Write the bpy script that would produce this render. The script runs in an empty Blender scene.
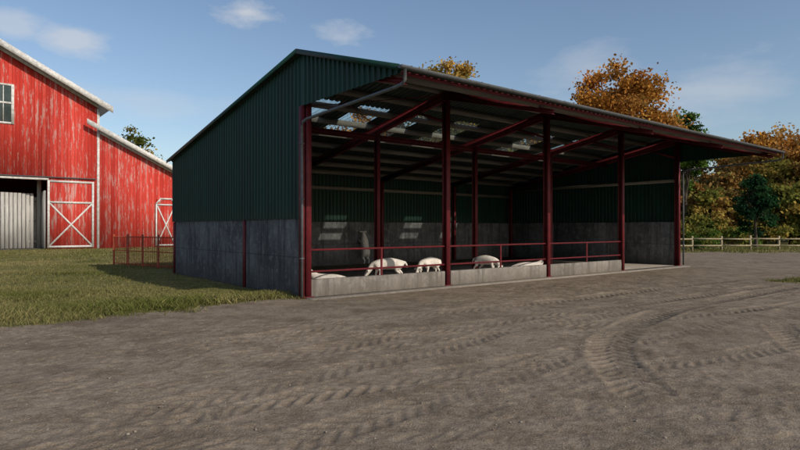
import bpy, math, random
import numpy as np
from mathutils import Vector, Matrix
random.seed(7); rng=np.random.default_rng(7)
scn=bpy.context.scene
CH=1.786
P0=(-2.475,14.70); ANG=math.atan2(.6242,.7813)
D1=np.array([.7813,.6242]); D2=np.array([-.6242,.7813])
# ---------------------------------------------------------------- materials
def newmat(name):
    m=bpy.data.materials.new(name); m.use_nodes=True
    nt=m.node_tree; b=nt.nodes['Principled BSDF']; return m,nt,b
def N(nt,typ,**kw):
    n=nt.nodes.new(typ)
    for k,v in kw.items(): setattr(n,k,v)
    return n
def mixc(nt,fac,a,b,mode='MIX'):
    n=nt.nodes.new('ShaderNodeMix'); n.data_type='RGBA'; n.blend_type=mode
    def put(i,v):
        if isinstance(v,(tuple,list)): n.inputs[i].default_value=(*v[:3],1)
        elif isinstance(v,(int,float)): n.inputs[i].default_value=v
        else: nt.links.new(v,n.inputs[i])
    put(0,fac); put(6,a); put(7,b)
    return n.outputs[2]
def ramp(nt,src,p0,p1,v0=0,v1=1):
    n=nt.nodes.new('ShaderNodeMapRange'); n.clamp=True
    nt.links.new(src,n.inputs[0])
    for i,v in zip((1,2,3,4),(p0,p1,v0,v1)): n.inputs[i].default_value=v
    return n.outputs[0]
def noise(nt,vec,scale,detail=5,rough=.6,sc=None):
    if sc is not None:
        mp=nt.nodes.new('ShaderNodeMapping'); mp.inputs['Scale'].default_value=sc
        nt.links.new(vec,mp.inputs[0]); vec=mp.outputs[0]
    n=N(nt,'ShaderNodeTexNoise'); n.inputs['Scale'].default_value=scale
    n.inputs['Detail'].default_value=min(detail,5); n.inputs['Roughness'].default_value=rough
    nt.links.new(vec,n.inputs['Vector']); return n.outputs[0]
def bump(nt,b,h,strength=.3,dist=.01):
    n=N(nt,'ShaderNodeBump'); n.inputs['Strength'].default_value=strength; n.inputs['Distance'].default_value=dist
    nt.links.new(h,n.inputs['Height']); nt.links.new(n.outputs[0],b.inputs['Normal'])
def mth(nt,op,a,b=None):
    n=nt.nodes.new('ShaderNodeMath'); n.operation=op
    for i,v in enumerate((a,b)):
        if v is None: continue
        if isinstance(v,(int,float)): n.inputs[i].default_value=v
        else: nt.links.new(v,n.inputs[i])
    return n.outputs[0]
def objco(nt): return nt.nodes.new('ShaderNodeTexCoord').outputs['Object']
def simple(name,c1,c2,scale=3,rough=.6,metal=0,sc=None,bs=.2,bscale=60,spec=.4):
    m,nt,b=newmat(name); co=objco(nt)
    n=noise(nt,co,scale,4,.65,sc)
    nt.links.new(mixc(nt,ramp(nt,n,.35,.65),c1,c2),b.inputs['Base Color'])
    b.inputs['Roughness'].default_value=rough; b.inputs['Metallic'].default_value=metal
    b.inputs['Specular IOR Level'].default_value=spec
    if bs>0: bump(nt,b,noise(nt,co,bscale,2),bs,.004)
    return m
def sheetmat(name,c,cd,dirt=(.07,.075,.06)):
    m,nt,b=newmat(name); co=objco(nt)
    st=noise(nt,co,1.0,5,.6,(3.2,3.2,.25)); sp=noise(nt,co,9,5,.7)
    col=mixc(nt,ramp(nt,st,.42,.66),c,cd); col=mixc(nt,ramp(nt,sp,.58,.78,0,.35),col,dirt)
    s=nt.nodes.new('ShaderNodeSeparateXYZ'); nt.links.new(co,s.inputs[0])
    gz=mth(nt,'ADD',s.outputs[2],mth(nt,'MULTIPLY',st,1.2))
    col=mixc(nt,ramp(nt,gz,2.5,3.1,.45,0),col,dirt)
    nt.links.new(col,b.inputs['Base Color']); b.inputs['Roughness'].default_value=.55
    b.inputs['Specular IOR Level'].default_value=.25
    return m
M_green=sheetmat('green_cladding',(.006,.042,.030),(.010,.029,.023),(.035,.045,.035))
M_roof=sheetmat('roof_sheet',(.032,.055,.050),(.05,.065,.06))
def redsteel():
    m,nt,b=newmat('red_oxide_steel'); co=objco(nt)
    n=noise(nt,co,4,5,.7); n2=noise(nt,co,30,3,.7)
    col=mixc(nt,ramp(nt,n,.4,.65),(.150,.015,.021),(.085,.011,.014)); col=mixc(nt,ramp(nt,n2,.58,.70,0,.6),col,(.05,.02,.014))
    nt.links.new(col,b.inputs['Base Color']); b.inputs['Roughness'].default_value=.6; b.inputs['Specular IOR Level'].default_value=.3; return m
M_red=redsteel()
def concrete(name,base,dark,light):
    m,nt,b=newmat(name); co=objco(nt)
    a=noise(nt,co,.8,5,.72); c=noise(nt,co,4.5,5,.78); d=noise(nt,co,1.5,5,.75,(3.2,3.2,.22)); e=noise(nt,co,55,3,.65)
    col=mixc(nt,ramp(nt,a,.40,.60),base,dark); col=mixc(nt,ramp(nt,c,.50,.66,0,.75),col,light)
    col=mixc(nt,ramp(nt,d,.50,.62,0,.8),col,tuple(v*.6 for v in dark)); col=mixc(nt,ramp(nt,d,.42,.34,0,.5),col,light)
    col=mixc(nt,ramp(nt,e,.52,.7,0,.5),col,dark)
    sp=nt.nodes.new('ShaderNodeSeparateXYZ'); nt.links.new(co,sp.inputs[0])
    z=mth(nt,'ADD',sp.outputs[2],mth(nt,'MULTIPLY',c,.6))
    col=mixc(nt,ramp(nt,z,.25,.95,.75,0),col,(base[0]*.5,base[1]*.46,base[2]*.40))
    j=mth(nt,'ABSOLUTE',mth(nt,'SUBTRACT',sp.outputs[2],mth(nt,'ADD',1.02,mth(nt,'MULTIPLY',c,.01))))
    col=mixc(nt,ramp(nt,j,.006,.02,.6,0),col,tuple(v*.5 for v in dark))
    nt.links.new(col,b.inputs['Base Color']); b.inputs['Roughness'].default_value=.9
    b.inputs['Specular IOR Level'].default_value=.15
    bump(nt,b,mth(nt,'ADD',c,mth(nt,'MULTIPLY',e,.5)),.6,.02); return m
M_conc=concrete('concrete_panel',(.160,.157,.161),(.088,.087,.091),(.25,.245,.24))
M_floor=concrete('concrete_floor',(.38,.35,.32),(.27,.245,.22),(.44,.41,.37))
M_kerb=concrete('kerb_concrete',(.27,.25,.225),(.17,.155,.14),(.34,.315,.29))
M_galv=simple('galvanised_metal',(.13,.14,.15),(.09,.097,.10),6,.55,.3)
M_timber=simple('purlin_timber',(.26,.245,.21),(.15,.14,.12),3,.8,0,(.3,8,8))
M_white=simple('white_paint',(.70,.69,.66),(.45,.43,.40),5,.6)
M_dark=simple('dark_interior',(.07,.06,.05),(.04,.037,.03),2,.9)
M_greywood=simple('weathered_boards',(.50,.49,.46),(.34,.33,.31),2,.85,0,(6,6,.4))
M_rust=simple('rusty_steel',(.40,.075,.03),(.22,.042,.02),8,.8)
M_wood=simple('fence_wood',(.36,.30,.19),(.24,.19,.11),4,.85)
M_slate=simple('barn_roof_metal',(.30,.31,.32),(.2,.2,.21),3,.5,.3)
M_bark=simple('bark',(.10,.075,.05),(.05,.04,.03),4,.95,0,(3,3,.6),.6,20)
M_glass=simple('window_glass',(.05,.07,.07),(.10,.12,.12),1,.12,0,None,0)
M_straw=simple('straw_bedding',(.42,.34,.20),(.24,.18,.10),14,.95,0,None,0)
def rooflight():
    m,nt,b=newmat('clear_rooflight'); co=objco(nt)
    b.inputs['Base Color'].default_value=(.5,.55,.52,1); b.inputs['Roughness'].default_value=.3
    tr=N(nt,'ShaderNodeBsdfTransparent'); tr.inputs[0].default_value=(.70,.76,.73,1)
    mx=N(nt,'ShaderNodeMixShader'); nt.links.new(ramp(nt,noise(nt,co,4,3),.4,.75,.15,.55),mx.inputs[0])
    nt.links.new(tr.outputs[0],mx.inputs[1]); nt.links.new(b.outputs[0],mx.inputs[2])
    nt.links.new(mx.outputs[0],nt.nodes['Material Output'].inputs[0]); return m
M_rl=rooflight()
def redsiding():
    m,nt,b=newmat('worn_red_siding'); co=objco(nt)
    sp=nt.nodes.new('ShaderNodeSeparateXYZ'); nt.links.new(co,sp.inputs[0])
    xs=mth(nt,'DIVIDE',sp.outputs[0],.26); fl=mth(nt,'FLOOR',xs); fr=mth(nt,'FRACT',xs)
    wn=N(nt,'ShaderNodeTexWhiteNoise'); wn.noise_dimensions='1D'; nt.links.new(fl,wn.inputs['W'])
    col=mixc(nt,wn.outputs[0],(.42,.032,.022),(.58,.062,.044))
    w=noise(nt,co,1.0,5,.8,(5,5,.6)); w2=noise(nt,co,.35,4,.6)
    wear=mth(nt,'ADD',w,mth(nt,'MULTIPLY',w2,.25))
    wear=mth(nt,'ADD',wear,mth(nt,'MULTIPLY',wn.outputs[0],.06))
    col=mixc(nt,ramp(nt,wear,.68,.76,0,.7),col,(.46,.33,.29))
    col=mixc(nt,ramp(nt,w,.42,.33,0,.5),col,(.17,.02,.016))
    gr=ramp(nt,mth(nt,'ABSOLUTE',mth(nt,'SUBTRACT',fr,.5)),.44,.49,0,1)
    col=mixc(nt,mth(nt,'MULTIPLY',gr,.75),col,(.10,.012,.01))
    nt.links.new(col,b.inputs['Base Color']); b.inputs['Roughness'].default_value=.85; b.inputs['Specular IOR Level'].default_value=.2
    bump(nt,b,mth(nt,'SUBTRACT',mth(nt,'MULTIPLY',w,.3),gr),.6,.02); return m
M_barn=redsiding()
def attrmat(name,transl=.35,rough=.7):
    m,nt,b=newmat(name)
    a=N(nt,'ShaderNodeAttribute'); a.attribute_name='col'
    nt.nodes.remove(b); b=N(nt,'ShaderNodeBsdfDiffuse'); nt.links.new(a.outputs[0],b.inputs[0])
    t=N(nt,'ShaderNodeBsdfTranslucent'); nt.links.new(a.outputs[0],t.inputs[0])
    mx=N(nt,'ShaderNodeMixShader'); mx.inputs[0].default_value=transl
    nt.links.new(b.outputs[0],mx.inputs[1]); nt.links.new(t.outputs[0],mx.inputs[2])
    nt.links.new(mx.outputs[0],nt.nodes['Material Output'].inputs[0]); return m
M_leaf=attrmat('foliage',.35); M_grass=attrmat('grass_blades',.3)
# ---------------------------------------------------------------- mesh helpers
def npmesh(name,V,F,mat=None,col=None,parent=None,smooth=False,k=4):
    V=np.asarray(V,dtype=np.float32).reshape(-1,3); F=np.asarray(F,dtype=np.int32).reshape(-1,k)
    me=bpy.data.meshes.new(name); me.vertices.add(len(V)); me.vertices.foreach_set('co',V.ravel())
    me.loops.add(F.size); me.loops.foreach_set('vertex_index',F.ravel())
    me.polygons.add(len(F)); me.polygons.foreach_set('loop_start',np.arange(0,F.size,k,dtype=np.int32))
    me.polygons.foreach_set('loop_total',np.full(len(F),k,dtype=np.int32))
    if smooth: me.polygons.foreach_set('use_smooth',np.ones(len(F),dtype=bool))
    me.update(calc_edges=True)
    if col is not None:
        a=me.color_attributes.new('col','FLOAT_COLOR','POINT')
        c=np.ones((len(V),4),dtype=np.float32); c[:,:3]=col; a.data.foreach_set('color',c.ravel())
    if mat: me.materials.append(mat)
    ob=bpy.data.objects.new(name,me); scn.collection.objects.link(ob)
    if parent: ob.parent=parent
    return ob
class MB:
    def __init__(s): s.v=[]; s.f=[]
    def quad(s,a,b,c,d):
        n=len(s.v); s.v+= [a,b,c,d]; s.f.append((n,n+1,n+2,n+3))
    def hexa(s,p):
        n=len(s.v); s.v+=[tuple(q) for q in p]
        for f in ((3,2,1,0),(4,5,6,7),(0,1,5,4),(1,2,6,5),(2,3,7,6),(3,0,4,7)): s.f.append(tuple(n+i for i in f))
    def box(s,x0,x1,y0,y1,z0,z1):
        s.hexa([(x0,y0,z0),(x1,y0,z0),(x1,y1,z0),(x0,y1,z0),(x0,y0,z1),(x1,y0,z1),(x1,y1,z1),(x0,y1,z1)])
    def bar(s,p,q,w,h,up=(0,0,1),off=0,h2=None):
        p=Vector(p);q=Vector(q); d=(q-p).normalized(); u=Vector(up); r=d.cross(u).normalized(); u=r.cross(d).normalized()
        h2=h if h2 is None else h2
        def c(o,hh): return [o+r*(-w/2)+u*(off-hh/2),o+r*(w/2)+u*(off-hh/2),o+r*(w/2)+u*(off+hh/2),o+r*(-w/2)+u*(off+hh/2)]
        A=c(p,h);B=c(q,h2); s.hexa([A[0],A[1],B[1],B[0],A[3],A[2],B[2],B[3]])
    def ibeam(s,p,q,w,h,up=(0,0,1),tf=.014,h2=None):
        h2=h if h2 is None else h2
        p=Vector(p);q=Vector(q); d=(q-p).normalized(); r=d.cross(Vector(up)).normalized(); u=r.cross(d).normalized()
        s.bar(p,q,.012,h-2*tf,up,0,h2-2*tf)
        s.bar(p+u*(h/2-tf/2),q+u*(h2/2-tf/2),w,tf,up); s.bar(p-u*(h/2-tf/2),q-u*(h2/2-tf/2),w,tf,up)
    def tube(s,pts,rad,n=8,cap=True):
        pts=[Vector(p) for p in pts]
        if not hasattr(rad,'__len__'): rad=[rad]*len(pts)
        rings=[]
        for i,p in enumerate(pts):
            d=(pts[min(i+1,len(pts)-1)]-pts[max(i-1,0)]).normalized()
            a=Vector((0,0,1)) if abs(d.z)<.9 else Vector((1,0,0))
            r=d.cross(a).normalized(); u=r.cross(d)
            n0=len(s.v)
            for k in range(n):
                an=2*math.pi*k/n; s.v.append(tuple(p+(r*math.cos(an)+u*math.sin(an))*rad[i]))
            rings.append(n0)
        for a,b in zip(rings[:-1],rings[1:]):
            for k in range(n): s.f.append((a+k,a+(k+1)%n,b+(k+1)%n,b+k))
        if cap:
            for a in (rings[0],rings[-1]):
                for k in range(1,n-2,2): s.f.append((a,a+k,a+k+1,a+(k+2)%n))
    def obj(s,name,mat,parent=None,smooth=False,bevel=0):
        ob=npmesh(name,[tuple(x) for x in s.v],s.f,mat,None,parent,smooth)
        if bevel:
            m=ob.modifiers.new('b','BEVEL'); m.width=bevel; m.segments=2; m.limit_method='ANGLE'
        return ob
def empty(name,loc=(0,0,0),rz=0):
    e=bpy.data.objects.new(name,None); e.location=loc; e.rotation_euler=(0,0,rz); scn.collection.objects.link(e); return e
# ================================================================ SHED
S=empty('open_front_livestock_shed',(P0[0],P0[1],0),ANG)
LEN=20.0; DEP=10.3; FR=-4.1; WH=2.07
def zr(s): return 6.26+.315*s if s<0 else 6.26-.174*s
prof=[(0,0),(.11,0),(.135,.035),(.175,.035),(.2,0)]
def corr(mb,a0,a1,fmap,bot,top):
    a=a0; pts=[]
    while a<a1-1e-6:
        for o,d in prof[:-1]:
            if a+o<a1: pts.append((a+o,d))
        a+=.2
    pts.append((a1,0))
    for (p,d),(q,e) in zip(pts[:-1],pts[1:]):
        mb.quad(fmap(p,d,bot(p)),fmap(q,e,bot(q)),fmap(q,e,top(q)),fmap(p,d,top(p)))
for nm,sg,tx in (('near_gable_cladding',-1,-.03),('far_gable_cladding',1,LEN+.03)):
    mb=MB(); fm=lambda p,d,h:(tx+sg*d,p,h)
    corr(mb,0,DEP+.1,fm,lambda p:WH-.04,lambda p:zr(p)-.03)
    corr(mb,FR-.0,0,fm,lambda p:4.90,lambda p:zr(p)-.03)
    mb.obj(nm,M_green,S)
mb=MB(); corr(mb,0,LEN,lambda p,d,h:(p,DEP+.05+d,h),lambda p:WH-.04,lambda p:zr(DEP)-.05); mb.obj('back_cladding',M_green,S)
RL=[(c-w/2,c+w/2) for c,w in ((2.2,1.2),(4.2,1.4),(6.2,.8),(8.6,1.2),(13.4,1.4),(16.2,1.0))]
RL=[(round(a/.2)*.2,round(b/.2)*.2) for a,b in RL]
ZT=.02
mb=MB(); corr(mb,-.2,LEN+.2,lambda p,d,h:(p,h,zr(h)+ZT+d),lambda p:FR-.1,lambda p:-1e-4); mb.obj('front_roof_slope',M_roof,S)
mb=MB(); ml=MB(); fm=lambda p,d,h:(p,h,zr(h)+ZT+d)
edges=[-.2]+[x for ab in RL for x in ab]+[LEN+.2]
for i in range(len(edges)-1):
    a,b=edges[i],edges[i+1]
    if i%2==0: corr(mb,a,b,fm,lambda p:0,lambda p:DEP+.35)
    else:
        corr(mb,a,b,fm,lambda p:0,lambda p:2.6); corr(mb,a,b,fm,lambda p:5.6,lambda p:DEP+.35)
        corr(ml,a,b,fm,lambda p:2.6,lambda p:5.6)
mb.obj('rear_roof_slope',M_roof,S); ml.obj('rooflights',M_rl,S)
mb=MB()
mb.bar((-.16,.14,zr(.14)+.07),(LEN+.16,.14,zr(.14)+.07),.3,.01,up=(0,.174,1))
mb.bar((-.16,-.14,zr(-.14)+.07),(LEN+.16,-.14,zr(-.14)+.07),.3,.01,up=(0,-.315,1))
for tx in (-.1,LEN+.1):
    sg=-1 if tx<0 else 1
    for a,b in ((FR-.1,0),(0,DEP+.35)):
        mb.bar((tx+sg*.11,a,zr(a)+.01),(tx+sg*.11,b,zr(b)+.01),.012,.12)
mb.obj('ridge_and_verge_trim',M_green,S)
mb=MB(); g=.012
for a,b in ((0.14,3.5),(3.7,6.95),(6.97,DEP)):
    mb.box(0,.16,a,b,0,WH); mb.box(LEN-.16,LEN,a,b,0,WH)
xs=[.17,5,10,15,LEN-.17]
for a,b in zip(xs[:-1],xs[1:]): mb.box(a+g/2,b-g/2,DEP-.16,DEP-.004,0,WH)
mb.box(.12,.16,3.5,3.7,0,WH); mb.box(LEN-.16,LEN-.12,3.5,3.7,0,WH)
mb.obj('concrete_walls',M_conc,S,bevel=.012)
mb=MB()
for a,b in ((.12,4.88),(5.12,9.88),(10.12,14.88)): mb.box(a,b,-.08,.08,0,.46)
mb.obj('kerb_wall',M_kerb,S,bevel=.015)
mb=MB(); mb.box(.165,LEN-.165,.09,DEP-.165,-.1,.03); mb.box(.0,LEN,-.55,.085,-.1,.018); mb.obj('floor_slab',M_floor,S)
n=16000; tx=rng.uniform(.4,14.8,n); sy=.4+9.4*rng.random(n)
an=rng.uniform(0,6.28,n); l=rng.uniform(.05,.16,n); wv=.006
dx=np.cos(an)*l/2; dy=np.sin(an)*l/2; wx=-np.sin(an)*wv; wy=np.cos(an)*wv; z=.034+rng.random(n)*.03; dz=rng.normal(0,.012,n)
Vq=np.stack([np.stack([tx-dx-wx,sy-dy-wy,z],1),np.stack([tx-dx+wx,sy-dy+wy,z],1),np.stack([tx+dx+wx,sy+dy+wy,z+np.abs(dz)],1),np.stack([tx+dx-wx,sy+dy-wy,z+np.abs(dz)],1)],1)
npmesh('straw',Vq.reshape(-1,3),np.arange(n*4).reshape(-1,4),M_straw,None,S)
mb=MB()
TS=[.11,5,10,15,LEN-.11]
for i,t in enumerate(TS):
    mb.ibeam((t,0,0),(t,0,zr(0)-.22),.16,.2,up=(0,1,0))
    if 0<i<4 : mb.ibeam((t,3.6,.03),(t,3.6,zr(3.6)-.46),.15,.18,up=(0,1,0))
    tb=t if 0<i<4 else (t+.15 if i==0 else t-.15)
    mb.ibeam((tb,DEP-.28,.03),(tb,DEP-.28,zr(DEP)-.3),.15,.18,up=(0,1,0))
    mb.ibeam((t,FR+.1,zr(FR+.1)-.25),(t,-.02,zr(0)-.36),.12,.12,h2=.28)
    mb.ibeam((t,.02,zr(0)-.38),(t,DEP-.1,zr(DEP-.1)-.34),.13,.30,h2=.24)
    mb.bar((t,.12,zr(0)-1.15),(t,1.3,zr(1.3)-.5),.08,.08)
    mb.box(t-.14,t+.14,-.15,.15,.0,.035)
mb.box(-.035,.02,3.52,3.68,0,WH-.05); mb.box(LEN-.02,LEN+.035,3.52,3.68,0,WH-.05)
mb.box(-.04,.02,DEP-.12,DEP+.06,0,WH-.05)
mb.box(-.075,.0,-.09,.09,0,4.90)
mb.ibeam((.2,3.6,zr(3.6)-.62),(LEN-.2,3.6,zr(3.6)-.62),.1,.2)
mb.box(-.05,LEN+.05,FR-.0,FR+.04,zr(FR)-.12,zr(FR)-.05)
for a,b in ((.1,5),(15,19.9)):
    mb.tube([(a,.2,zr(.2)-.3),(b,3.5,zr(3.5)-.3)],.012,5); mb.tube([(b,.2,zr(.2)-.3),(a,3.5,zr(3.5)-.3)],.012,5)
mb.obj('steel_frame',M_red,S)
mb=MB()
for s in [-3.55,-2.4,-1.25,-.25]+[.3+1.22*k for k in range(9)]:
    mb.bar((-.0,s,zr(s)-.115),(LEN,s,zr(s)-.115),.065,.2,up=(0,-.315 if s<0 else .174,1))
for z in (3.95,):
    mb.box(LEN-.12,LEN-.035,.12,DEP-.2,z,z+.14)
    mb.box(.03,.11,.12,DEP-.2,z,z+.14)
    mb.box(.2,LEN-.2,DEP-.1,DEP,z-.35,z-.21)
mb.obj('purlins',M_timber,S)
mb=MB()
for z in (1.22,.66):
    mb.tube([(.12,-.0,z),(14.9,0,z)],.028,8)
for t in (2.5,7.5,12.5): mb.tube([(t,0,.46),(t,0,1.25)],.032,8)
mb.obj('pen_railing',M_red,S,smooth=True)
mb=MB(); gz=zr(FR)-.0; gs=FR-.17; n=8
pp=[(gs+.065*math.cos(math.pi+math.pi*k/n),gz+.065*math.sin(math.pi+math.pi*k/n)) for k in range(n+1)]
for a,b in zip(pp[:-1],pp[1:]): mb.quad((-.25,a[0],a[1]),(LEN+.25,a[0],a[1]),(LEN+.25,b[0],b[1]),(-.25,b[0],b[1]))
for tx in (-.25,LEN+.25):
    for k in range(n):
        mb.quad((tx,gs,gz),(tx,pp[k][0],pp[k][1]),(tx,pp[k+1][0],pp[k+1][1]),(tx,gs,gz-.001))
for t in np.arange(0,LEN+.1,1.0): mb.box(t-.015,t+.015,gs-.07,FR-.1,gz-.005,gz+.008)
for t in (-.12,LEN+.12):
    mb.tube([(t,gs,gz-.04),(t,gs,gz-.27),(t,gs+.08,gz-.33),(t,gs+.3,gz-.36),(t,-.4,4.5),(t,-.22,4.46),(t,-.16,4.36),(t,-.16,3.0),(t,-.16,.05)],.036,10)
    for z in (1.0,2.5,3.9): mb.box(t-.05,t+.05,-.2,-.1,z,z+.03)
mb.obj('gutter_and_downpipes',M_galv,S,smooth=False)
# ================================================================ RED BARN
BX,BY=(98-400)/576*50,50
B=empty('red_barn',(BX,BY,0),ANG)
EZ=12.55; SL=.53; W=16.0
def zm(x): return EZ-SL*x if x>-W/2 else EZ+SL*(W+x)
mb=MB()
def wallpoly(x0,x1,z0,ztop,th=.2,y=0):
    mb.hexa([(x0,y,z0(x0)),(x1,y,z0(x1)),(x1,y+th,z0(x1)),(x0,y+th,z0(x0)),(x0,y,ztop(x0)),(x1,y,ztop(x1)),(x1,y+th,ztop(x1)),(x0,y+th,ztop(x0))])
c=lambda v:(lambda x:v)
OH=5.75
wallpoly(-3.8,0,c(0),zm)
wallpoly(-8,-3.8,c(OH),zm); wallpoly(-12.2,-8,c(OH),zm); wallpoly(-16,-12.2,c(0),zm)
zl=lambda x: 10.35-.5*x
wallpoly(.0+.003,9,c(0),zl,.2,.003)
mb.box(-.2,0,.2,22,0,EZ); mb.box(-W,-W+.2,.2,22,0,EZ); mb.box(8.8,9,.2,18,0,zl(9)); mb.box(-W,9,22,22.2,0,zl(9))
wallpoly(-8,0,c(zl(9)+.01),zm,.2,22); wallpoly(-W,-8,c(zl(9)+.01),zm,.2,22)
mb.obj('siding',M_barn,B)
mb=MB()
wallpoly(-8,.9,lambda x:zm(x)+.05,lambda x:zm(x)+.22,23.2,-.9); wallpoly(-W-.9,-8,lambda x:zm(x)+.05,lambda x:zm(x)+.22,23.2,-.9)
wallpoly(.0,9.8,lambda x:zl(x)+.05,lambda x:zl(x)+.2,19,-.7)
mb.obj('roof',M_slate,B)
mb=MB()
wallpoly(-8,.98,lambda x:zm(x)-.28,lambda x:zm(x)+.25,.06,-.97); wallpoly(-W-.98,-8,lambda x:zm(x)-.28,lambda x:zm(x)+.25,.06,-.97)
wallpoly(-8,.0,lambda x:zm(x)-.36,lambda x:zm(x)-.04,.06,-.065); wallpoly(-W,-8,lambda x:zm(x)-.36,lambda x:zm(x)-.04,.06,-.065)
wallpoly(-1.0,9.86,lambda x:zl(x)-.2,lambda x:zl(x)+.24,.06,-.77)
wallpoly(.1,8.9,lambda x:zl(x)-.3,lambda x:zl(x)-.02,.05,-.055)
mb.box(-.1,.1,-.05,-.004,0,EZ-.4)
mb.box(8.8,9.02,-.05,0,0,zl(9)-.3)
def leaf(x0,x1,z0,z1,y,parts,fw=.16,mid=True):
    for a in ((x0,x0+fw,z0,z1),(x1-fw,x1,z0,z1)): parts.box(a[0],a[1],y-.05,y,a[2],a[3])
    zmid=(z0+z1)*.5+.9 if mid else None
    for z in ((z0,z0+fw),(z1-fw,z1))+(((zmid,zmid+fw),) if mid else ()): parts.box(x0+fw,x1-fw,y-.05,y,z[0],z[1])
    zt=zmid if mid else z1-fw
    parts.bar((x0+fw,y-.03,z0+fw),(x1-fw,y-.03,zt),.03,fw*.8,up=(0,0,1)); parts.bar((x1-fw,y-.022,z0+fw),(x0+fw,y-.022,zt),.03,fw*.8,up=(0,0,1))
leaf(-3.8,-.35,.15,OH,-.13,mb); leaf(-15.7,-12.2,.15,OH,-.13,mb)
mb.box(-12.3,-3.7,-.09,-.004,OH,OH+.16)
leaf(4.75,6.6,.15,4.0,-.08,mb,.13,False)
mb.bar((4.8,-.1,4.0),(5.2,-.1,4.5),.05,.14); mb.bar((6.55,-.1,4.0),(6.15,-.1,4.5),.05,.14); mb.box(5.15,6.2,-.125,-.08,4.42,4.56)
for a in ((-9.8,-9.6),(-6.3,-6.1),(-8.08,-7.92)): mb.box(a[0],a[1],-.08,-.003,10.1,13.3)
for z in (10.1,11.7,13.15): mb.box(-9.6,-6.3,-.075,-.004,z,z+.15)
for x in (-9.05,-8.5,-7.4,-6.85): mb.box(x,x+.06,-.06,-.004,10.25,13.15)
mb.obj('white_trim',M_white,B)
mb=MB(); mb.box(-9.6,-6.3,-.03,-.002,10.2,13.2); mb.obj('window_glass',M_glass,B)
mb=MB(); mb.box(-3.7,-.45,-.125,-.03,.2,OH-.05); mb.box(-15.6,-12.3,-.125,-.03,.2,OH-.05); mb.box(4.85,6.5,-.07,-.01,.2,4.45); mb.obj('door_leaves',M_barn,B)
mb=MB(); mb.box(-15.8,-.2,.25,21.9,-.05,.06); mb.obj('barn_floor',M_dark,B)
mb=MB()
for i in range(40):
    x=-15.5+i*.38; mb.box(x,x+.34,3.2+random.random()*.03,3.26,0.06,4.4+random.random()*.1)
for z in (.5,2.4,4.1): mb.box(-15.5,-.3,3.08,3.18,z,z+.2)
for x in (-12,-8,-4.2): mb.box(x,x+.3,2.7,3.0,.06,8)
mb.box(-3.95,-3.85,.25,2.9,.1,4.9)
for k in range(9): mb.box(-7.2+k*.3,-6.95+k*.3,1.0+k*.12,1.05+k*.12,.1,4.7)
mb.obj('stall_boards',M_greywood,B)
mb=MB()
mb.tube([(-12.4,-.16,OH+.25),(-.2,-.16,OH+.25)],.05,8); mb.obj('door_rail',M_galv,B)
# ================================================================ fences
mb=MB()
f0=Vector(((114-400)/576*27.2,27.2,0)); f1=Vector(((175-400)/576*24.0,24.0,0)); FV=f1-f0; Ln=FV.length; u=FV/Ln
for k in range(5): 
    p=f0+u*(Ln*k/4); mb.tube([p,p+Vector((0,0,1.5))],.045,6)
for z in (.15,.75,1.38): mb.tube([f0+Vector((0,0,z)),f1+Vector((0,0,z))],.022,6)
nb=int(Ln/.15)
for k in range(nb):
    p=f0+u*(Ln*(k+.5)/nb); mb.tube([p+Vector((0,0,.08)),p+Vector((0,0,1.42))],.014,4)
mb.obj('rusty_steel_fence',M_rust)
mb=MB(); x=20.0; pts=[]
while x<75:
    y=44+ (x-20)*.05+math.sin(x*.2)*.15; pts.append((x,y)); x+=2.3
for (x,y) in pts: mb.box(x-.06,x+.06,y-.06,y+.06,-.1,1.2+random.uniform(-.04,.04))
for (a,b) in zip(pts[:-1],pts[1:]):
    for z in (.45,.95): mb.bar((a[0],a[1]-.085,z+random.uniform(-.02,.02)),(b[0],b[1]-.085,z+random.uniform(-.02,.02)),.04,.10)
mb.obj('wooden_fence',M_wood)
# ================================================================ terrain
def vn(x,y,sc,seed=0):
    x=x/sc+seed*17.3; y=y/sc-seed*9.1; xi=np.floor(x); yi=np.floor(y); fx=x-xi; fy=y-yi
    fx=fx*fx*(3-2*fx); fy=fy*fy*(3-2*fy)
    def h(a,b): v=np.sin(a*127.1+b*311.7+seed)*43758.5453; return v-np.floor(v)
    return (h(xi,yi)*(1-fx)+h(xi+1,yi)*fx)*(1-fy)+(h(xi,yi+1)*(1-fx)+h(xi+1,yi+1)*fx)*fy
def sm(x,a,b): 
    t=np.clip((x-a)/(b-a),0,1); return t*t*(3-2*t)
BL=np.array([(-60,-22),(-30,-5),(-14,5.6),(-7.15,10.0),(-5.56,11.3),(-3.9,13.0),(-2.75,14.3)])
def grassmask(x,y):
    yb=np.interp(x,BL[:,0],BL[:,1]); n=(vn(x,y,1.3,1)-.5)*1.8+(vn(x,y,.35,2)-.5)*1.0
    s=(x-P0[0])*D2[0]+(y-P0[1])*D2[1]; t=(x-P0[0])*D1[0]+(y-P0[1])*D1[1]
    left=sm(y-yb+n*.6,-.2,.9)*sm(-(t)+.0,-.1,.1)
    far=sm(y+n*2.0-41.5-(x-20)*.04,-.5,.8)
    behind=sm(s-10.4,0,.3)*sm(-(x-y*.42)+n,-1,1)
    patch=sm(1-(((x-16.0)/3.9)**2+((y-19.2-(x-16)*.1)/1.1)**2)+n*.5,0,.35)
    m=np.maximum(np.maximum(left,far),np.maximum(patch,behind))
    inside=(t>-.02)&(t<20.1)&(s>-.5)&(s<10.4); m=np.where(inside,0,m)
    return m
def axis(segs):
    out=[]
    for a,b,st in segs: out+=list(np.arange(a,b-1e-6,st))
    out.append(segs[-1][1]); return np.array(out)
gx=axis([(-3000,-300,300),(-300,-60,20),(-60,-20,1.0),(-20,-8.5,.2),(-8.5,12,.03),(12,26,.12),(26,70,.8),(70,300,15),(300,3000,300)])
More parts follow.
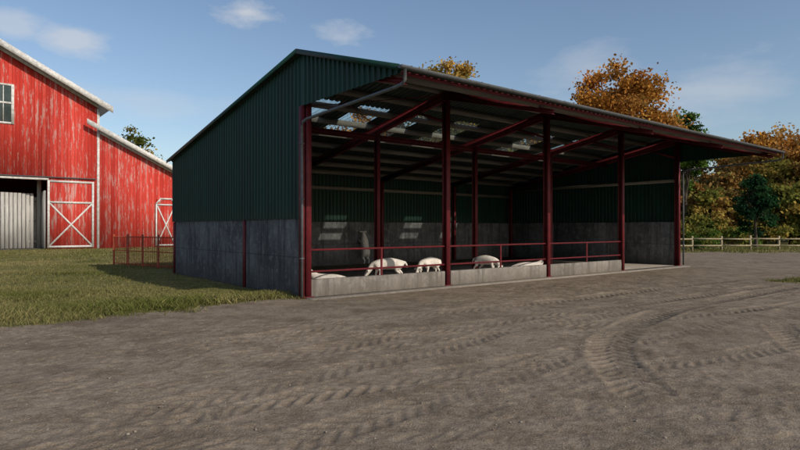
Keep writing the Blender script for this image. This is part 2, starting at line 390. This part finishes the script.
gy=axis([(-3000,-100,300),(-100,-10,10),(-10,2.4,.5),(2.4,10,.025),(10,18,.045),(18,30,.13),(30,60,.4),(60,100,4),(100,300,25),(300,3300,300)])
X,Y=np.meshgrid(gx,gy); H=np.zeros_like(X)
near=sm(60-np.hypot(X,Y-10),0,30)
tt=(X-P0[0])*D1[0]+(Y-P0[1])*D1[1]; ss=(X-P0[0])*D2[0]+(Y-P0[1])*D2[1]
dsh=np.maximum(np.maximum(-1-tt,tt-21),np.maximum(-1.2-ss,ss-11)); flat=sm(dsh,0,2.5)
H+=((vn(X,Y,3.5,3)-.5)*.08+(vn(X,Y,.9,4)-.5)*.026)*near*flat
fine=((vn(X,Y,.31,5)-.5)*.016+(vn(X,Y,.13,15)-.5)*.016+(vn(X,Y,.065,6)-.5)*.013)*near*sm(dsh,-.9,.5)*(.35+1.1*vn(X,Y,1.9,21))
def catmull(P,step=.012):
    P=[np.array(p,float) for p in P]; P=[2*P[0]-P[1]]+P+[2*P[-1]-P[-2]]; out=[]
    for i in range(1,len(P)-2):
        n=max(8,int(np.linalg.norm(P[i+1]-P[i])/step))
        t=np.linspace(0,1,n,endpoint=False)[:,None]
        out.append(.5*((2*P[i])+(-P[i-1]+P[i+1])*t+(2*P[i-1]-5*P[i]+4*P[i+1]-P[i+2])*t*t+(-P[i-1]+3*P[i]-3*P[i+1]+P[i+2])*t**3))
    return np.vstack(out)
TH=np.zeros_like(X); TM=np.zeros_like(X); TL=np.zeros_like(X)
def track(P,off,width=.5,amp=1.0,pitch=.2,seed=0):
    C=catmull(P); d=np.gradient(C,axis=0); d/=np.linalg.norm(d,axis=1)[:,None]; nrm=np.stack([d[:,1],-d[:,0]],1)
    l=np.concatenate([[0],np.cumsum(np.linalg.norm(np.diff(C,axis=0),axis=1))])
    w=np.arange(-width/2-.1,width/2+.1,.014)
    PX=C[:,0][:,None]+nrm[:,0][:,None]*(w+off); PY=C[:,1][:,None]+nrm[:,1][:,None]*(w+off)
    LL=np.repeat(l[:,None],len(w),1); WW=np.repeat(w[None],len(l),0)
    a=np.abs(WW)/(width/2)
    ph=(LL/pitch+a*1.15+np.where(WW>0,.5,0))%1
    lug=sm(np.abs(ph-.5),.22,.30)
    ins=1-sm(a,.85,1.12); rim=np.exp(-((a-1.16)/.15)**2)
    st=np.clip(vn(PX,PY,1.7,seed+11)*1.2+vn(PX,PY,.35,seed+31)*.6-.33,0.03,1)*amp
    lg=lug*sm(a,.02,.10)
    hh=st*(ins*(-.008-.032*lg)+rim*.008)
    ix=np.clip(np.searchsorted(gx,PX),0,len(gx)-1); iy=np.clip(np.searchsorted(gy,PY),0,len(gy)-1)
    acc=np.zeros_like(X); am=np.zeros_like(X); cn=np.zeros_like(X); al=np.zeros_like(X)
    np.add.at(acc,(iy,ix),hh); np.add.at(cn,(iy,ix),1); np.add.at(am,(iy,ix),st*ins); np.add.at(al,(iy,ix),st*ins*lg)
    k=cn>0
    TH[k]=TH[k]*.35+acc[k]/cn[k]; TM[k]=np.maximum(TM[k],am[k]/cn[k]); TL[k]=TL[k]*.35+al[k]/cn[k]
tr=[([(-9,3.4),(-3.72,5.36),(-2.27,6.5),(0,7.9),(2.8,9.6),(6.5,12.5),(12,17)],(-.9,.95),.55,.9,.22),
    ([(-7,1.5),(-3,3.3),(0,4.2),(3,4.6),(6,6),(9,8.6),(13,12)],(0,1.7),.5,.5,.22),
    ([(-8,5.2),(-4,6.4),(0,6.9),(3.5,7.6),(7,9.5),(12,13)],(0,1.8),.5,.55,.21),
    ([(-5,2),(-4,4),(-1.5,6.5),(1,9),(3,11.5),(6,14.5)],(0,1.6),.5,.6,.2),
    ([(-9,6.3),(-5.2,7.5),(-3.05,8.7),(-.97,10.7),(2.3,13.0),(7.8,17.2),(16,22.5)],(0,1.5),.55,1.0,.24),
    ([(-8,8.6),(-3.5,10.2),(0,11.2),(4,12.2),(9,15),(15,20)],(0,1.3),.46,1.0,.22),
    ([(7.2,3),(6.0,5),(5.7,7),(6.2,9),(7.6,11.5),(11,14.5),(18,18)],(0,1.7),.5,.75,.22),
    ([(3.2,2.0),(2.75,3.4),(2.6,5.0),(2.7,6.8),(3.2,8.8),(4.6,11),(7.2,13.8),(11.5,17.2),(18,21.5)],(0,),.62,1.1,.22)]
for i,(P,offs,wd,am,pi) in enumerate(tr):
    for o in offs: track(P,o,wd,am,pi,i)
H+=TH+fine*(1-.5*np.clip(TM,0,1))
GM=grassmask(X,Y); H=H+GM*.02
ins=sm(dsh,-.9,-.3); H=np.where(dsh<0,H*ins-.012*(1-ins),H)
ny,nx=X.shape; V=np.stack([X,Y,H],-1).reshape(-1,3)
idx=np.arange(nx*ny).reshape(ny,nx); F=np.stack([idx[:-1,:-1],idx[:-1,1:],idx[1:,1:],idx[1:,:-1]],-1).reshape(-1,4)
colr=np.stack([GM,np.clip(TM,0,1),np.clip(TL,0,1)],-1).reshape(-1,3)
def groundmat():
    m,nt,b=newmat('dirt_and_grass_ground'); co=objco(nt)
    a=N(nt,'ShaderNodeAttribute'); a.attribute_name='col'
    sp=nt.nodes.new('ShaderNodeSeparateColor'); nt.links.new(a.outputs[0],sp.inputs[0])
    big=noise(nt,co,.25,4,.65); md2=noise(nt,co,.75,5,.7); mid=noise(nt,co,1.9,5,.75); fi=noise(nt,co,13,4,.8); gr=noise(nt,co,60,3,.75)
    col=mixc(nt,ramp(nt,big,.40,.60),(.250,.198,.145),(.178,.139,.100))
    col=mixc(nt,ramp(nt,mid,.42,.62,0,.7),col,(.292,.240,.182))
    col=mixc(nt,ramp(nt,md2,.50,.64,0,.7),col,(.118,.090,.064))
    col=mixc(nt,ramp(nt,mid,.50,.36,0,.6),col,(.130,.098,.068))
    col=mixc(nt,ramp(nt,fi,.50,.64,0,.6),col,(.105,.080,.057))
    col=mixc(nt,ramp(nt,gr,.54,.66,0,.55),col,(.38,.33,.265))
    col=mixc(nt,ramp(nt,gr,.46,.36,0,.5),col,(.085,.065,.047))
    col=mixc(nt,mth(nt,'MULTIPLY',sp.outputs[1],.3),col,(.28,.23,.175))
    col=mixc(nt,mth(nt,'MULTIPLY',sp.outputs[2],.55),col,(.11,.085,.061))
    gcol=mixc(nt,ramp(nt,noise(nt,co,1.2,4,.7),.4,.62),(.11,.12,.034),(.24,.21,.085))
    gcol=mixc(nt,ramp(nt,fi,.45,.65,0,.6),gcol,(.08,.08,.03))
    gf=mth(nt,'ADD',sp.outputs[0],mth(nt,'MULTIPLY',mth(nt,'SUBTRACT',fi,.5),.9))
    col=mixc(nt,ramp(nt,gf,.4,.62),col,gcol)
    nt.links.new(col,b.inputs['Base Color']); b.inputs['Roughness'].default_value=.95; b.inputs['Specular IOR Level'].default_value=.12
    bump(nt,b,mth(nt,'ADD',fi,mth(nt,'MULTIPLY',gr,.5)),.85,.03); return m
npmesh('ground',V,F,groundmat(),colr,None,True)
def hgt(x,y):
    ix=np.clip(np.searchsorted(gx,x),0,len(gx)-1); iy=np.clip(np.searchsorted(gy,y),0,len(gy)-1); return H[iy,ix]
def icos():
    import bmesh
    bm=bmesh.new(); bmesh.ops.create_cube(bm,size=1.2); bmesh.ops.bevel(bm,geom=bm.edges[:],offset=.25,segments=1,affect='EDGES')
    bmesh.ops.triangulate(bm,faces=bm.faces[:]); v=np.array([q.co[:] for q in bm.verts]); f=np.array([[x.index for x in q.verts] for q in bm.faces]); bm.free(); return v,f
iv,if_=icos(); n=9000
px=rng.uniform(-10,14,n); py=2+18*rng.random(n)**1.5
k=grassmask(px,py)<.4; px=px[k];py=py[k]; n=len(px)
sz=.005+.020*rng.random(n)**5; ang=rng.uniform(0,6.28,n); asp=rng.uniform(.5,1,(n,3))
vv=iv[None]*asp[:,None,:]*sz[:,None,None]; ca,sa=np.cos(ang)[:,None],np.sin(ang)[:,None]
vx=vv[...,0]*ca-vv[...,1]*sa+px[:,None]; vy=vv[...,0]*sa+vv[...,1]*ca+py[:,None]; vz=vv[...,2]*.7+(hgt(px,py)+sz*.1)[:,None]
V=np.stack([vx,vy,vz],-1).reshape(-1,3); F=(if_[None]+np.arange(n)[:,None,None]*len(iv)).reshape(-1,3)
npmesh('gravel',V,F,simple('stone',(.32,.27,.215),(.15,.12,.09),2,.95,bs=0),None,None,False,3)
def blades(px,py,hh,ww,col):
    n=len(px); a=rng.uniform(0,6.28,n); lean=rng.normal(0,.5,n)*hh; z=hgt(px,py)-.01
    dx,dy=np.cos(a)*ww/2,np.sin(a)*ww/2; la=rng.uniform(0,6.28,n); lx,ly=np.cos(la)*lean,np.sin(la)*lean
    v=np.zeros((n,4,3)); v[:,0]=np.stack([px-dx,py-dy,z],1); v[:,1]=np.stack([px+dx,py+dy,z],1)
    v[:,2]=np.stack([px+lx*.4+dx*.6,py+ly*.4+dy*.6,z+hh*.6],1); v[:,3]=np.stack([px+lx,py+ly,z+hh],1)
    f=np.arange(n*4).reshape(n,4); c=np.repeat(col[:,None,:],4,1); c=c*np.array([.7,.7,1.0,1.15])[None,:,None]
    return v.reshape(-1,3),f,c.reshape(-1,3)
def grasscol(px,py,n):
    g=np.array([.09,.118,.026]); s=np.array([.31,.265,.12]); g2=np.array([.165,.168,.05])
    m=np.clip(vn(px,py,2.2,8)*1.3-.15+rng.normal(0,.28,n),0,1)[:,None]; k=rng.random(n)[:,None]
    return ((g*(1-k)+g2*k)*(1-m)+s*m)*rng.uniform(.7,1.25,n)[:,None]
Vs=[];Fs=[];Cs=[];o=0
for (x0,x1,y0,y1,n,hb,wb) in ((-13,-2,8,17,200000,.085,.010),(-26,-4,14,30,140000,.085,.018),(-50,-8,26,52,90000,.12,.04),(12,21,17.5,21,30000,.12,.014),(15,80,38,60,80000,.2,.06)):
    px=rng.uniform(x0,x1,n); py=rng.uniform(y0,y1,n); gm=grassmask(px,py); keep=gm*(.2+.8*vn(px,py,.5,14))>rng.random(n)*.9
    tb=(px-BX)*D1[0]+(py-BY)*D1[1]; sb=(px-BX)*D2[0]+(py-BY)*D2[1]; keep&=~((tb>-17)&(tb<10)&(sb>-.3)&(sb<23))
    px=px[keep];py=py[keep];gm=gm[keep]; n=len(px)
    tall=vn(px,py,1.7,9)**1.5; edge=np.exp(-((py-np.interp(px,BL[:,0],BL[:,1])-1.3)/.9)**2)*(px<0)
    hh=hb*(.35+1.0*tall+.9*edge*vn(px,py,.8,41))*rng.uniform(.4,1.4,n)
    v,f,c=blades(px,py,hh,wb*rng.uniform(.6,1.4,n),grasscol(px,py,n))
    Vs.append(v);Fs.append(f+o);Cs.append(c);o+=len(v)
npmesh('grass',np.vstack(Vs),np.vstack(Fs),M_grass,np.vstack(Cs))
# ================================================================ trees
ORANGE=[(.56,.27,.055),(.48,.20,.04),(.58,.36,.10),(.38,.18,.045)]
BROWN=[(.34,.18,.055),(.42,.24,.07),(.24,.15,.05),(.33,.27,.08)]
YGREEN=[(.20,.20,.045),(.32,.28,.06),(.14,.16,.035),(.40,.29,.07)]
DGREEN=[(.02,.065,.025),(.03,.08,.03),(.018,.05,.025)]
GREEN=[(.08,.15,.025),(.12,.20,.04),(.06,.11,.025)]
class Tree:
    def __init__(s): s.t=MB(); s.V=[]; s.C=[]
    def add(s,x,y,h,cw,th,pal,ncl=46,lp=150,ls=.3,shape=0,trunk=True,lobe=.6):
        r0=h*.02; top=th+(h-th)*.75; pts=[];bx=0;by=0
        for k in range(6):
            z=top*k/5; pts.append((x+bx,y+by,z-.1 if k==0 else z)); bx+=random.uniform(-1,1)*h*.012; by+=random.uniform(-1,1)*h*.012
        if trunk: s.t.tube(pts,[r0*(1.5 if k==0 else 1-k*.17) for k in range(6)],7,False)
        cz=(th+h)/2; rz=(h-th)/2
        lob=[(random.uniform(0,6.28),random.uniform(.15,.35)) for _ in range(3)]
        for i in range(ncl):
            while True:
                d=rng.normal(size=3); d/=np.linalg.norm(d); 
                if d[2]>-.85: break
            rr=random.random()**.5
            az=math.atan2(d[1],d[0]); m=1+sum(a*math.sin((j+2)*az+p) for j,(p,a) in enumerate(lob))*lobe
            wr=cw/2*m*rr*.88
            if shape==1: wr*= (1-.65*max(0,d[2]*rr))
            c=np.array([x+d[0]*wr,y+d[1]*wr,cz+d[2]*rz*rr*.95])
            if trunk and i<ncl*.35:
                b=pts[2+int(random.random()*3.9)]; mid=((b[0]+c[0])/2,(b[1]+c[1])/2,(b[2]+c[2])/2-h*.01)
                s.t.tube([b,mid,tuple(c)],[r0*.35,r0*.2,r0*.06],5,False)
            cr=cw*random.uniform(.075,.15); n=int(lp*random.uniform(.5,1.4))
            q=rng.normal(size=(n,3)); q/=np.linalg.norm(q,axis=1)[:,None]; q*=(rng.random(n)**.5)[:,None]*cr*np.array([1.25,1.25,.8])*(1+.35*rng.normal(size=n))[:,None]
            p=c+q; u=rng.normal(size=(n,3)); u/=np.linalg.norm(u,axis=1)[:,None]; w=np.cross(u,rng.normal(size=(n,3))); w/=np.linalg.norm(w,axis=1)[:,None]
            l=ls*rng.uniform(.5,1.2,n)[:,None]
            v=np.stack([p-u*l*.5,p+w*l*.38,p+u*l*.5,p-w*l*.38],1)
            base=np.array(random.choice(pal))*random.uniform(.65,1.25)
            col=base*rng.uniform(.6,1.35,n)[:,None]
            s.V.append(v.reshape(-1,3)); s.C.append(np.repeat(col,4,0))
    def build(s,name):
        e=empty(name); s.t.obj('trunk_and_limbs',M_bark,e,True)
        V=np.vstack(s.V); npmesh('leaves',V,np.arange(len(V)).reshape(-1,4),M_leaf,np.vstack(s.C),e)
def px2(u,Yd): return (u-400)/576*Yd
def one(name,*a,**k): t=Tree(); t.add(*a,**k); t.build(name)
one('autumn_tree',px2(621,58),58,18.9,9.8,5,ORANGE,130,260,.36,lobe=.25)
one('autumn_tree',px2(451,60),60,20.2,8.0,7,[(.32,.24,.06),(.46,.29,.07),(.22,.20,.05)],110,240,.36,lobe=.2)
one('autumn_tree',px2(345,62),62,14.8,11,2.5,ORANGE+YGREEN,70,160,.45)
one('autumn_tree',px2(400,66),66,16,10,2.5,ORANGE+BROWN,70,160,.45)
one('autumn_tree',px2(520,64),64,14.5,11,3,ORANGE+YGREEN,70,160,.45)
one('autumn_tree',px2(126,78),78,15.6,8,4,YGREEN+[(.34,.2,.05)],70,180,.4,lobe=.3)
one('green_tree',px2(685,62),62,14.3,5.0,5,GREEN,60,200,.34,lobe=.1)
one('green_tree',px2(756,49),49,6.9,3.4,.6,DGREEN,60,190,.22,shape=1)
one('shrub',px2(704,46),46,1.9,3.4,.05,YGREEN+GREEN,26,110,.16)
T=Tree(); random.seed(5)
for (u,Yd,h,cw,pal) in ((735,82,14,9,BROWN),(762,76,14.9,10,ORANGE),(792,72,15.3,10,BROWN+ORANGE),(828,70,15,10,ORANGE),(700,84,10.5,9,BROWN),(715,90,11.5,9,YGREEN+BROWN),
    (748,92,17.0,10,YGREEN+ORANGE),(778,86,17,10,ORANGE),(778,66,10,8,YGREEN),(806,64,9,8,BROWN),(735,66,8,7,BROWN),(716,62,6,7,YGREEN+BROWN),(690,66,7,8,BROWN),(765,60,6,6,BROWN+YGREEN),(790,58,6,6,YGREEN),
    (860,68,15,10,BROWN),(900,70,16,11,YGREEN+ORANGE),(950,72,16,11,ORANGE),(1010,75,16,12,BROWN),(668,80,9,9,YGREEN),(645,84,9,10,BROWN)):
    T.add(px2(u,Yd),Yd,h,cw,h*.05,pal,82,130,.50,lobe=.35)
for k in range(34):
    u=670+k*11; yy=54+random.random()*6; T.add(px2(u,yy),yy,random.uniform(1.8,3.6),random.uniform(3.5,5),0,random.choice([BROWN,YGREEN,YGREEN+GREEN]),14,110,.3,trunk=False)
T.build('autumn_tree_line')
T=Tree()
for k in range(46):
    a=math.radians(-70+140*k/45); R=random.uniform(150,185)
    T.add(R*math.sin(a),R*math.cos(a),random.uniform(9,14),random.uniform(12,16),.2,random.choice([BROWN,YGREEN,ORANGE]),26,60,1.1)
T.build('distant_tree_line')
# ================================================================ sheep
M_wool=simple('white_wool',(.76,.71,.65),(.60,.54,.47),9,.95,0,None,.8,60,.1)
M_hoof=simple('hoof_and_eye',(.12,.10,.08),(.07,.06,.05),20,.6)
def sheep(t,s,head,pose='graze',sc=1.0,z0=.03):
    e=empty('white_sheep'); e.parent=None
    wx,wy=P0[0]+D1[0]*t+D2[0]*s, P0[1]+D1[1]*t+D2[1]*s
    e.location=(wx,wy,z0); e.rotation_euler=(0,0,math.radians(head)+ANG); e.scale=(sc,)*3
    v=[(-.36,0,.52),(-.14,0,.50),(.12,0,.50),(.31,0,.53)]; r=[(.165,.17),(.20,.195),(.195,.19),(.15,.16)]
    if pose=='graze': neck=[(.43,0,.49),(.52,0,.38),(.59,0,.27),(.66,0,.17),(.71,0,.09)]
    elif pose=='lie': neck=[(.42,0,.60),(.50,0,.68),(.56,0,.73),(.66,0,.68),(.74,0,.64)]
    if pose=='rear':
        v=[(-.02,0,.50),(.02,0,.68),(.08,0,.90),(.13,0,1.08)]; neck=[(.15,0,1.22),(.18,0,1.34),(.21,0,1.44),(.31,0,1.42),(.39,0,1.39)]
        r=[(.16,.15),(.17,.16),(.165,.16),(.14,.14)]
    v+=neck; r+=[(.105,.115),(.085,.09),(.075,.08),(.055,.055),(.038,.036)]
    E=[(i,i+1) for i in range(8)]
    def chain(root,pts,rad):
        p=root
        for q,rr in zip(pts,rad): v.append(q); r.append((rr,rr)); E.append((p,len(v)-1)); p=len(v)-1
    hoofs=[]
    if pose=='rear': chain(0,[(-.16,0,.46),(-.20,0,.38)],[.035,.02])
    else: chain(0,[(-.52,0,.53),(-.57,0,.45),(-.58,0,.36)],[.04,.03,.02])
    for sg in (-1,1):
        y=.11*sg
        if pose=='lie':
            chain(0,[(-.30,y*1.2,.42),(-.12,y*1.9,.38),(-.30,y*2.0,.345),(-.12,y*2.0,.335)],[.10,.055,.032,.024])
            chain(3,[(.30,y,.42),(.26,y*1.3,.36),(.44,y*1.2,.35),(.34,y*.9,.335)],[.08,.045,.03,.024])
        elif pose=='rear':
            chain(0,[(.0,y,.42),(.08,y*1.1,.32),(-.07,y*1.1,.20),(-.03,y*1.1,.04)],[.10,.065,.034,.026]); hoofs.append((-.02,y*1.1))
            chain(3,[(.22,y,1.02),(.30,y*1.1,1.0),(.38,y*1.1,1.10),(.43,y*1.1,1.12)],[.07,.045,.03,.024])
        else:
            st=.05*sg
            chain(0,[(-.34,y,.42),(-.26+st,y*1.1,.31),(-.40+st,y*1.1,.20),(-.36+st,y*1.1,.04)],[.10,.062,.032,.024])
            chain(3,[(.30,y,.40),(.28-st,y*1.05,.29),(.31-st,y*1.05,.17),(.30-st,y*1.05,.04)],[.085,.048,.030,.023])
            hoofs+= [(-.35+st,y*1.1),(.31-st,y*1.05)]
    if pose=='lie': v=[(a,b,c-.30) for a,b,c in v]
    hd=v[6]; mz=v[8]
    me=bpy.data.meshes.new('body'); me.from_pydata(v,E,[]); ob=bpy.data.objects.new('body',me); scn.collection.objects.link(ob); ob.parent=e
    me.materials.append(M_wool)
    sk=ob.modifiers.new('skin','SKIN'); sk.use_smooth_shade=True
    for i,q in enumerate(me.skin_vertices[0].data): q.radius=r[i]; q.use_root=(i==0)
    sb=ob.modifiers.new('s','SUBSURF'); sb.levels=2; sb.render_levels=2
    d=(Vector(mz)-Vector(hd)).normalized(); up=Vector((0,1,0)).cross(d)*-1
    if up.dot(Vector((1,0,1)))<0: up=-up
    mb=MB(); mh=MB()
    for sg in (-1,1):
        b=Vector(hd)+Vector((0,.045*sg,0))+up*.03
        mb.tube([b,b+Vector((0,.06*sg,0))-d*.01,b+Vector((0,.11*sg,0))-up*.02+d*.01,b+Vector((0,.14*sg,0))-up*.04+d*.02],[.014,.03,.024,.006],6)
        q=Vector(hd)+d*.055+Vector((0,.052*sg,0))+up*.02
        mh.tube([q-d*.008,q,q+d*.008],[.003,.009,.003],6)
    for hx,hy in hoofs: mh.tube([(hx,hy,.06),(hx+.012,hy,0)],[.025,.032],7)
    q=Vector(mz)+d*.03; mh.tube([q,q+d*.012],[.022,.008],6)
    mb.obj('ears',M_wool,e,True); mh.obj('hooves_eyes_nose',M_hoof,e,True)
    return e
def pix_on_floor(u,s):
    k=(u-400)/576
    return (k*(P0[1]+D2[1]*s)-P0[0]-D2[0]*s)/(D1[0]-k*D1[1])
CY=-math.degrees(ANG)
sheep(pix_on_floor(388,2.4),2.4,180+CY+8,'graze',1.12)
sheep(pix_on_floor(430,2.7),2.7,CY+225,'graze',1.05)
sheep(pix_on_floor(486,2.3),2.3,CY-40,'graze',1.05)
sheep(pix_on_floor(331,1.2),1.2,CY+170,'lie',1.15)
sheep(pix_on_floor(527,1.4),1.4,CY+5,'lie',1.15)
sheep(pix_on_floor(366,9.62),9.62,90,'rear',1.08)
# ================================================================ light, sky, camera
EL=math.radians(31)
al=math.radians(12); h=D1*math.sin(al)-D2*math.cos(al)
sd=Vector((h[0]*math.cos(EL),h[1]*math.cos(EL),math.sin(EL)))
sl=bpy.data.lights.new('sun','SUN'); sl.energy=3.3; sl.angle=math.radians(.6); sl.color=(1,.90,.77)
so=bpy.data.objects.new('sun',sl); scn.collection.objects.link(so); so.rotation_euler=(-sd).to_track_quat('-Z','Y').to_euler(); so.location=(0,0,30)
w=bpy.data.worlds.new('World'); scn.world=w; w.use_nodes=True; nt=w.node_tree; bg=nt.nodes['Background']
sk=N(nt,'ShaderNodeTexSky'); sk.sky_type='NISHITA'; sk.sun_disc=False; sk.sun_elevation=EL; sk.sun_rotation=math.atan2(sd.x,sd.y)
sk.air_density=1.0; sk.dust_density=1.1; sk.ozone_density=1.3
gen=nt.nodes.new('ShaderNodeTexCoord').outputs['Generated']
nzs=noise(nt,gen,9,5,.62,(1,1,2.6)); nzl=noise(nt,gen,4.5,5,.6,(1,1,3.2))
def cloudmask(u,v,rx,rz,th=.45,amp=1.0,nz=None):
    c=Vector(((u-400)/576,1,(228-v)/576)).normalized()
    s1=N(nt,'ShaderNodeVectorMath',operation='SUBTRACT'); nt.links.new(gen,s1.inputs[0]); s1.inputs[1].default_value=c
    s2=N(nt,'ShaderNodeVectorMath',operation='MULTIPLY'); nt.links.new(s1.outputs[0],s2.inputs[0]); s2.inputs[1].default_value=(1/rx,1/rx,1/rz)
    s3=N(nt,'ShaderNodeVectorMath',operation='LENGTH'); nt.links.new(s2.outputs[0],s3.inputs[0])
    f=ramp(nt,s3.outputs['Value'],0,1,1,0)
    x=mth(nt,'ADD',mth(nt,'MULTIPLY',f,.75),mth(nt,'MULTIPLY',mth(nt,'SUBTRACT',nz or nzs,.5),1.3))
    return ramp(nt,x,th-.15,th+.25,0,amp)
masks=[cloudmask(245,12,.085,.035,.40,.7),cloudmask(345,37,.07,.04,.45,.5),cloudmask(75,42,.08,.035,.42,.6),cloudmask(8,22,.07,.04,.45,.45),
       cloudmask(590,66,.16,.06,.5,.35,nzl),cloudmask(700,88,.35,.09,.5,.4,nzl),cloudmask(150,100,.3,.05,.5,.25,nzl)]
m=masks[0]
for q in masks[1:]: m=mth(nt,'MAXIMUM',m,q)
nt.links.new(mixc(nt,m,sk.outputs[0],(5.2,5.3,5.5)),bg.inputs[0]); bg.inputs[1].default_value=.125
cd=bpy.data.cameras.new('camera'); co=bpy.data.objects.new('camera',cd); scn.collection.objects.link(co)
cd.sensor_width=36; cd.lens=576/800*36; cd.clip_end=6000; cd.clip_start=.05
co.location=(0,0,CH); co.rotation_euler=(math.radians(90+.3),0,0); scn.camera=co
scn.view_settings.view_transform='Standard'; scn.view_settings.look='None'; scn.view_settings.exposure=0
